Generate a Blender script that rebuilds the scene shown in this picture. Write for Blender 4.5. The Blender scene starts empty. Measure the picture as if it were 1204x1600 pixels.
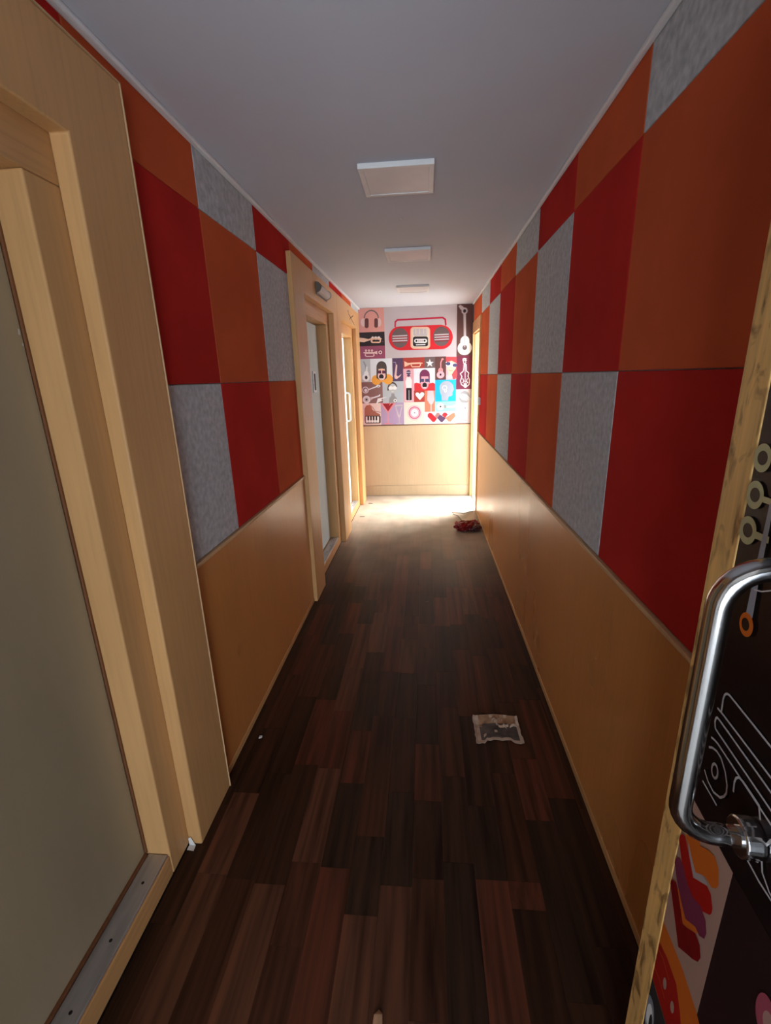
import bpy, bmesh, math, random
from mathutils import Vector, Matrix
random.seed(7)
C = bpy.context.scene.collection
SC = bpy.context.scene
# ------------------------------------------------------------------ camera
cd = bpy.data.cameras.new('camera'); cam = bpy.data.objects.new('camera', cd); C.objects.link(cam)
cd.sensor_fit = 'VERTICAL'; cd.sensor_height = 36.0; cd.lens = 717.41/1600*36; cd.clip_start = .02
r = Vector((0.996144, 0.082502, -0.029854)); u = Vector((0.005307, 0.28298, 0.959111)); f = Vector((-0.087577, 0.955571, -0.281451))
cam.matrix_world = Matrix(((r.x, u.x, -f.x, 0), (r.y, u.y, -f.y, 0), (r.z, u.z, -f.z, 1.5352), (0, 0, 0, 1)))
SC.camera = cam
# ------------------------------------------------------------------ sky and lights
w = bpy.data.worlds.new('daylight'); SC.world = w; w.use_nodes = True
wn = w.node_tree; bg = wn.nodes['Background']
bg.inputs[0].default_value = (.80, .91, 1.04, 1); bg.inputs[1].default_value = 11.5
def portal(name, loc, rot, sx, sy):
    l = bpy.data.lights.new(name, 'AREA'); l.shape = 'RECTANGLE'; l.size = sx; l.size_y = sy; l.cycles.is_portal = True
    o = bpy.data.objects.new(name, l); C.objects.link(o); o.location = loc; o.rotation_euler = rot
portal('doorway_portal', (.94, 5.60, 1.0), (0, math.pi/2, 0), 2.0, .66)        # faces -x into the corridor
portal('lobby_window_portal', (0, -2.56, 1.0), (math.pi/2, 0, 0), 2.3, 1.9)
sl = bpy.data.lights.new('sun', 'SUN'); sl.energy = 38.0; sl.angle = .7; sl.color = (1, .98, .95)
so = bpy.data.objects.new('sun', sl); C.objects.link(so)
so.rotation_euler = Vector((-1, -.42, -1.3)).to_track_quat('-Z', 'Y').to_euler()
vs = SC.view_settings; vs.view_transform = 'Standard'; vs.look = 'None'; vs.gamma = 1; vs.use_curve_mapping = False
vs.exposure = 0.1
# ------------------------------------------------------------------ dimensions (metres)
LX, RX, DY, H = -.808, .585, 6.003, 2.346          # felt faces of left / right wall, end wall, ceiling
ZW, ZM, ZJ = .9215, 1.532, 2.139                   # wainscot top, two felt joints
# ------------------------------------------------------------------ materials
MT = {}
def mat(name, col, rough=.5, spec=.5, metal=0.0, build=None):
    m = bpy.data.materials.new(name); m.use_nodes = True; nt = m.node_tree
    b = nt.nodes['Principled BSDF']
    b.inputs['Base Color'].default_value = (*col, 1); b.inputs['Roughness'].default_value = rough
    b.inputs['Specular IOR Level'].default_value = spec; b.inputs['Metallic'].default_value = metal
    if build: build(nt, b, col)
    MT[name] = m; return m
def noise(nt, scale, detail=3, vec=(1, 1, 1), space='Object', rnd=False, dist=0):
    tc = nt.nodes.new('ShaderNodeTexCoord'); mp = nt.nodes.new('ShaderNodeMapping'); mp.inputs['Scale'].default_value = vec
    nt.links.new(tc.outputs[space], mp.inputs['Vector'])
    if rnd:
        oi = nt.nodes.new('ShaderNodeObjectInfo'); mu = nt.nodes.new('ShaderNodeMath'); mu.operation = 'MULTIPLY'; mu.inputs[1].default_value = 37.0
        nt.links.new(oi.outputs['Random'], mu.inputs[0]); nt.links.new(mu.outputs[0], mp.inputs['Location'])
    n = nt.nodes.new('ShaderNodeTexNoise'); n.inputs['Scale'].default_value = scale; n.inputs['Detail'].default_value = detail; n.inputs['Distortion'].default_value = dist
    nt.links.new(mp.outputs[0], n.inputs['Vector']); return n
def ramp(nt, fac, stops):
    r_ = nt.nodes.new('ShaderNodeValToRGB'); e = r_.color_ramp.elements
    e[0].position, e[0].color = stops[0][0], (*stops[0][1], 1); e[1].position, e[1].color = stops[-1][0], (*stops[-1][1], 1)
    for p_, c_ in stops[1:-1]:
        x = e.new(p_); x.color = (*c_, 1)
    nt.links.new(fac, r_.inputs[0]); return r_
def bump(nt, b, fac, s, d=.002):
    bp = nt.nodes.new('ShaderNodeBump'); bp.inputs['Strength'].default_value = s; bp.inputs['Distance'].default_value = d
    nt.links.new(fac, bp.inputs['Height']); nt.links.new(bp.outputs[0], b.inputs['Normal'])
def mul(c, k): return tuple(min(1, x*k) for x in c)
def felt_b(k0, k1, mott, vec=(1, 1, 1), bs=.25):
    def f_(nt, b, col):
        n = noise(nt, mott, 5, vec, 'Object', True); rr = ramp(nt, n.outputs[0], [(.3, mul(col, k0)), (.7, mul(col, k1))])
        nt.links.new(rr.outputs[0], b.inputs['Base Color'])
        n2 = noise(nt, 420, 2); bump(nt, b, n2.outputs[0], bs, .0015)
    return f_
mat('felt_red', (.48, .024, .018), .95, .06, build=felt_b(.85, 1.12, 3))
mat('felt_orange', (.57, .105, .036), .95, .06, build=felt_b(.88, 1.1, 3))
mat('felt_grey', (.50, .51, .515), .95, .06, build=felt_b(.80, 1.18, 45))
def wood_b(vec, k0=.94, k1=1.04, cs=.0, rvar=.1):
    def f_(nt, b, col):
        n = noise(nt, 9, 5, vec, 'Object', True)
        rr = ramp(nt, n.outputs[0], [(.28, mul(col, k0)), (.5, col), (.75, mul(col, k1))])
        n3 = noise(nt, 1.6, 3, (1, 1, .5), 'Object', True)
        mx = nt.nodes.new('ShaderNodeMix'); mx.data_type = 'RGBA'; mx.blend_type = 'MULTIPLY'; mx.inputs[0].default_value = .55
        r3 = ramp(nt, n3.outputs[0], [(.3, (.72, .70, .66)), (.65, (1, 1, 1))])
        nt.links.new(rr.outputs[0], mx.inputs[6]); nt.links.new(r3.outputs[0], mx.inputs[7]); nt.links.new(mx.outputs[2], b.inputs['Base Color'])
        r2 = nt.nodes.new('ShaderNodeMapRange'); r2.inputs[3].default_value = b.inputs['Roughness'].default_value-rvar; r2.inputs[4].default_value = b.inputs['Roughness'].default_value+rvar
        nt.links.new(n3.outputs[0], r2.inputs[0]); nt.links.new(r2.outputs[0], b.inputs['Roughness'])
    return f_
V_ = (9, 9, .45)      # vertical grain
BEECH = (.62, .255, .07)
mat('beech_veneer', BEECH, .30, .32, build=wood_b(V_))
mat('beech_frame', (.65, .36, .145), .40, .35, build=wood_b(V_, .92, 1.05))
mat('beech_across', (.62, .33, .13), .42, .45, build=wood_b((9, .45, 9), .86, 1.08))
mat('beech_daylit', (.54, .41, .255), .36, .5, build=wood_b(V_))  # same beech as the veneer, end-wall daylight put into a lighter colour
mat('beech_lipping', (.66, .42, .22), .5, .4, build=wood_b(V_, .9, 1.06))
mat('mahogany_strip', (.20, .075, .03), .5, .4, build=wood_b(V_, .8, 1.1))
def stile_b(nt, b, col):
    n = noise(nt, 9, 6, (9, 9, .5), 'Object'); rr = ramp(nt, n.outputs[0], [(.28, mul(col, .72)), (.72, mul(col, 1.12))])
    n2 = noise(nt, 22, 5, (1.5, 1, .7), 'Object', dist=1.0); r2 = ramp(nt, n2.outputs[0], [(.33, (.22, .17, .13)), (.47, (1, 1, 1))])
    mx = nt.nodes.new('ShaderNodeMix'); mx.data_type = 'RGBA'; mx.blend_type = 'MULTIPLY'; mx.inputs[0].default_value = .8
    nt.links.new(rr.outputs[0], mx.inputs[6]); nt.links.new(r2.outputs[0], mx.inputs[7]); nt.links.new(mx.outputs[2], b.inputs['Base Color'])
    bump(nt, b, n2.outputs[0], .3, .002)
mat('worn_stile', (.78, .45, .145), .55, .35, build=stile_b)
def ceil_b(nt, b, col):
    n = noise(nt, 1.2, 4); rr = ramp(nt, n.outputs[0], [(.3, mul(col, .95)), (.7, col)]); nt.links.new(rr.outputs[0], b.inputs['Base Color'])
    n2 = noise(nt, 160, 3); bump(nt, b, n2.outputs[0], .06, .001)
mat('ceiling_paint', (.58, .60, .65), .7, .3, build=ceil_b)
mat('white_paint', (.78, .77, .76), .6, .3, build=ceil_b)
def floor_b(nt, b, col):
    oi = nt.nodes.new('ShaderNodeObjectInfo')
    n = noise(nt, 7, 5, (.55, .10, 1), 'Object', True, .25); rr = ramp(nt, n.outputs[0], [(.30, (.42, .40, .40)), (.52, (1, 1, 1)), (.70, (1.45, 1.28, 1.2))])
    mx = nt.nodes.new('ShaderNodeMix'); mx.data_type = 'RGBA'; mx.blend_type = 'MULTIPLY'; mx.inputs[0].default_value = 1
    nt.links.new(oi.outputs['Color'], mx.inputs[6]); nt.links.new(rr.outputs[0], mx.inputs[7])
    # pale dust, with the far end's daylight and gloss painted into the colour
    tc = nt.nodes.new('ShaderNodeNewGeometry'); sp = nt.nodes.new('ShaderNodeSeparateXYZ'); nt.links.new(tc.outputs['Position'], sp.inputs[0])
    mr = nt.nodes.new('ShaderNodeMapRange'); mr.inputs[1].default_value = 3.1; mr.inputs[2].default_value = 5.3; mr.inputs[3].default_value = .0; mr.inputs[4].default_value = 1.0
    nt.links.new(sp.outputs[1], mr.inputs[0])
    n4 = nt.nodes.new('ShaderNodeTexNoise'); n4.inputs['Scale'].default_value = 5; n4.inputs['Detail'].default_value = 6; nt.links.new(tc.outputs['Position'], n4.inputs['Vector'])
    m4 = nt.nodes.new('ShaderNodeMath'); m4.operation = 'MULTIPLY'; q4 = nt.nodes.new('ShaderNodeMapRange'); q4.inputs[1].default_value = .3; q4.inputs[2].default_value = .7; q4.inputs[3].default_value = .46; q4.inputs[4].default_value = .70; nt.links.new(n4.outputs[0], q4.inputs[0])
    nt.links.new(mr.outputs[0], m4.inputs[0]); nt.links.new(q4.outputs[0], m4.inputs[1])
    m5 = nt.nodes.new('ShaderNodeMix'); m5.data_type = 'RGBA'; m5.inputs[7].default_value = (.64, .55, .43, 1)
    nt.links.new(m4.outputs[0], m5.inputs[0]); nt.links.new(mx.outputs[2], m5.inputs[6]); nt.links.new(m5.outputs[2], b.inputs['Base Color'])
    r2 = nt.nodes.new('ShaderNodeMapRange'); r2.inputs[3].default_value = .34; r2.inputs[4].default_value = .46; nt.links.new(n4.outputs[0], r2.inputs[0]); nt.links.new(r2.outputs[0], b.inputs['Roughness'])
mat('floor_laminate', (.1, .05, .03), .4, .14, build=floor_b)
mat('putty', (.75, .73, .70), .8, .2, build=felt_b(.9, 1.05, 20, bs=.05))
mat('screed', (.03, .025, .02), .9, .2, build=felt_b(.8, 1.2, 20))
mat('concrete', (.44, .425, .40), .9, .3, build=felt_b(.85, 1.1, 9))
def brushed(nt, b, col):
    n = noise(nt, 60, 3, (1, 1, 12)); r2 = nt.nodes.new('ShaderNodeMapRange'); r2.inputs[3].default_value = .09; r2.inputs[4].default_value = .2
    nt.links.new(n.outputs[0], r2.inputs[0]); nt.links.new(r2.outputs[0], b.inputs['Roughness'])
mat('steel', (.60, .59, .59), .22, .5, 1.0, build=brushed)
def alu_b(nt, b, col):
    n = noise(nt, 40, 3, (1, .1, 1)); rr = ramp(nt, n.outputs[0], [(.3, mul(col, .8)), (.7, mul(col, 1.1))]); nt.links.new(rr.outputs[0], b.inputs['Base Color'])
mat('aluminium', (.50, .49, .49), .45, .5, .7, build=alu_b)
def glass_b(nt, b, col):
    n = noise(nt, 1.5, 4, (2, 2, .5)); rr = ramp(nt, n.outputs[0], [(.3, mul(col, .86)), (.7, mul(col, 1.1))]); nt.links.new(rr.outputs[0], b.inputs['Base Color'])
mat('film_olive', (.36, .29, .185), .30, .5, build=glass_b)
def glow_glass(k):
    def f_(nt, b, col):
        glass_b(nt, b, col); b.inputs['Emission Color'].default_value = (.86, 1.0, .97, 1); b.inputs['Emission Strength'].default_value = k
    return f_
mat('film_pale', (.50, .56, .54), .16, .5, build=glow_glass(.06))       # frosted glass; emission added in place of daylight behind, lifts the mid corridor
mat('film_bright', (.60, .64, .60), .16, .5, build=glow_glass(1.3))
mat('lobby_paint', (.30, .27, .24), .8, .2, build=felt_b(.9, 1.1, 2, bs=.02))
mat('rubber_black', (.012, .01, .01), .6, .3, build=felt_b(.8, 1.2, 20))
mat('plastic_white', (.72, .71, .69), .4, .5, build=glass_b)
mat('diffuser', (.70, .67, .66), .35, .5, build=glass_b)
mat('cap_dark', (.10, .085, .07), .4, .5, build=glass_b)
mat('ribbed_plastic', (.42, .44, .40), .25, .5, build=glass_b)
mat('cardboard', (.36, .20, .11), .85, .2, build=felt_b(.6, 1.2, 30))
mat('card_print', (.075, .06, .05), .6, .3, build=felt_b(.5, 1.6, 25))
mat('card_torn', (.48, .34, .25), .9, .2, build=felt_b(.7, 1.15, 40))
mat('red_plastic', (.20, .003, .005), .33, .3, build=felt_b(.5, 1.2, 12, bs=.0))
mat('dark_red_plastic', (.05, .008, .012), .3, .5, build=felt_b(.5, 1.2, 12, bs=.0))
mat('wire_grey', (.12, .09, .07), .6, .3, build=glass_b)
mat('paper', (.62, .60, .56), .8, .2, build=glass_b)
mat('ink', (.03, .02, .02), .6, .2, build=glass_b)
PC = dict(salmon=(.80,.36,.31), greybrown=(.20,.15,.15), pinklite=(.85,.58,.56), brown=(.16,.05,.05), black=(.028,.018,.02), peach=(.90,.56,.40), white=(.88,.88,.88),
 plum=(.20,.03,.10), mauve=(.33,.075,.14), mist=(.60,.53,.56), crimson=(.55,.012,.05), red=(.70,.018,.03), taupe=(.16,.11,.11), dkred=(.33,.01,.02), cream=(.80,.70,.58),
 choco=(.12,.05,.045), grey1=(.52,.54,.55), grey2=(.30,.30,.31), white2=(.78,.82,.88), orange=(.87,.40,.06), choco2=(.085,.06,.055), plum2=(.12,.02,.07), black2=(.02,.008,.012),
 violet=(.10,.05,.12), lilac=(.5,.42,.55), brick=(.42,.05,.035), rose=(.80,.28,.30), pink=(.82,.42,.48), hair=(.62,.07,.08), skin=(.86,.55,.42), navy=(.07,.07,.16), hair2=(.6,.25,.1),
 maroon=(.17,.02,.055), cream2=(.88,.82,.76), brown2=(.26,.14,.13), bluegrey=(.50,.55,.60), red2=(.68,.03,.04), coral=(.78,.22,.13), cyan=(.01,.45,.85), steel=(.38,.42,.50),
 mint=(.30,.68,.64), rosegrey=(.42,.20,.19), blush=(.82,.66,.62), terracotta=(.42,.15,.10), lav=(.46,.34,.54), blush2=(.86,.74,.64), rose2=(.55,.10,.25),
 darkbrown=(.022,.010,.011), beige=(.42,.25,.19), d_orange=(.60,.13,.015), d_red=(.38,.012,.008), charcoal=(.035,.033,.035), d_grey=(.28,.29,.33), d_mist=(.42,.33,.32),
 d_plum=(.19,.03,.065), d_dkred=(.20,.004,.006), d_rose=(.36,.07,.10), d_blush=(.45,.24,.20), offwhite=(.52,.48,.48), black3=(.010,.006,.006), d_olive=(.42,.39,.20))
def pmat(k, gloss):
    n = ('gloss_print_' if gloss else 'print_')+k
    if n not in MT:
        def pb(nt, b, col):
            x = noise(nt, 2.5, 3); rr = ramp(nt, x.outputs[0], [(.3, mul(col, .93)), (.7, mul(col, 1.03))]); nt.links.new(rr.outputs[0], b.inputs['Base Color'])
        mat(n, PC[k] if gloss else mul(PC[k], .84), .22 if gloss else .5, .5 if gloss else .3, build=pb)
    return MT[n]
# ------------------------------------------------------------------ helpers
def tag(o, label=None, cat=None, group=None, kind=None):
    if label: o['label'] = label
    if cat: o['category'] = cat
    if group: o['group'] = group
    if kind: o['kind'] = kind
    return o
def empty(name, loc=(0, 0, 0), rz=0):
    o = bpy.data.objects.new(name, None); o.empty_display_size = .1; C.objects.link(o); o.location = loc; o.rotation_euler = (0, 0, rz); return o
class MB:
    def __init__(s): s.v = []; s.f = []; s.mi = []; s.k = 0
    def box(s, x0, x1, y0, y1, z0, z1):
        n = len(s.v)
        s.v += [(x, y, z) for z in (z0, z1) for y in (y0, y1) for x in (x0, x1)]
        for q in ((0, 2, 3, 1), (4, 5, 7, 6), (0, 1, 5, 4), (2, 6, 7, 3), (0, 4, 6, 2), (1, 3, 7, 5)):
            s.f.append(tuple(n+i for i in q)); s.mi.append(s.k)
        return s
    def poly(s, pts):
        n = len(s.v); s.v += list(pts); s.f.append(tuple(range(n, n+len(pts)))); s.mi.append(s.k); return s
    def tube(s, path, rad, seg=12, caps=True):
        rings = []; prev = None
        P_ = [Vector(p_) for p_ in path]
        for i, p_ in enumerate(P_):
            t = (P_[min(i+1, len(P_)-1)]-P_[max(i-1, 0)]).normalized()
            if prev is None:
                a = Vector((0, 0, 1)) if abs(t.z) < .9 else Vector((1, 0, 0)); nrm = t.cross(a).normalized()
            else:
                nrm = (prev-t*prev.dot(t)).normalized()
            prev = nrm; bn = t.cross(nrm)
            rr = rad[i] if isinstance(rad, (list, tuple)) else rad
            n = len(s.v)
            s.v += [tuple(p_+(nrm*math.cos(2*math.pi*k/seg)+bn*math.sin(2*math.pi*k/seg))*rr) for k in range(seg)]; rings.append(n)
        for a, b in zip(rings, rings[1:]):
            for k in range(seg):
                k2 = (k+1) % seg; s.f.append((a+k, a+k2, b+k2, b+k)); s.mi.append(s.k)
        if caps:
            s.f.append(tuple(rings[0]+k for k in range(seg))[::-1]); s.mi.append(s.k)
            s.f.append(tuple(rings[-1]+k for k in range(seg))); s.mi.append(s.k)
        return s
    def build(s, name, m, parent=None, bevel=0, smooth=False, seg=2):
        me = bpy.data.meshes.new(name); me.from_pydata(s.v, [], s.f)
        for x in (m if isinstance(m, list) else [m]): me.materials.append(x)
        me.polygons.foreach_set('material_index', s.mi)
        bm = bmesh.new(); bm.from_mesh(me); bmesh.ops.recalc_face_normals(bm, faces=bm.faces); bm.to_mesh(me); bm.free()
        if smooth: me.shade_smooth()
        o = bpy.data.objects.new(name, me); C.objects.link(o)
        if parent: o.parent = parent
        if bevel:
            bv = o.modifiers.new('bevel', 'BEVEL'); bv.width = bevel; bv.segments = seg; bv.limit_method = 'ANGLE'
        return o
def box(name, m, b, parent=None, bevel=0): return MB().box(*b).build(name, m, parent, bevel)
def flat_art(name, shapes, to3, off0, step, parent, gloss):
    """flat print: each shape is a face lying a hair in front of the last; to3(x, z, offset) gives the point"""
    keys = []; me = MB(); d = off0
    for s in shapes:
        if s[1] not in keys: keys.append(s[1])
        me.k = keys.index(s[1]); d += step
        if s[0] == 'P': me.poly([to3(x, z, d) for x, z in s[2:]])
        elif s[0] == 'E':
            _, _, cx, cz, rx, rz = s; me.poly([to3(cx+rx*math.cos(a*math.pi/14), cz+rz*math.sin(a*math.pi/14), d) for a in range(28)])
        else:
            wd = s[2]/2; pts = [Vector(p_) for p_ in s[3:]]
            L_, R_ = [], []
            for i, p_ in enumerate(pts):
                closed = (pts[0]-pts[-1]).length < 1e-6
                a = pts[i-1] if i else (pts[-2] if closed else None); b = pts[i+1] if i < len(pts)-1 else (pts[1] if closed else None)
                d1 = (p_-a).normalized() if a is not None else (b-p_).normalized(); d2 = (b-p_).normalized() if b is not None else d1
                n1 = Vector((-d1.y, d1.x)); n2 = Vector((-d2.y, d2.x)); nn = (n1+n2)
                nn = nn.normalized() if nn.length > .1 else n1
                k = min(1.8, 1/max(.3, nn.dot(n1)))
                L_.append(p_+nn*wd*k); R_.append(p_-nn*wd*k)
            for i in range(len(pts)-1): me.poly([to3(q.x, q.y, d) for q in (L_[i], L_[i+1], R_[i+1], R_[i])])
    m_ = bpy.data.meshes.new(name); m_.from_pydata(me.v, [], me.f)
    for k in keys: m_.materials.append(pmat(k, gloss))
    m_.polygons.foreach_set('material_index', me.mi)
    o = bpy.data.objects.new(name, m_); C.objects.link(o); o.parent = parent; return o
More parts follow.
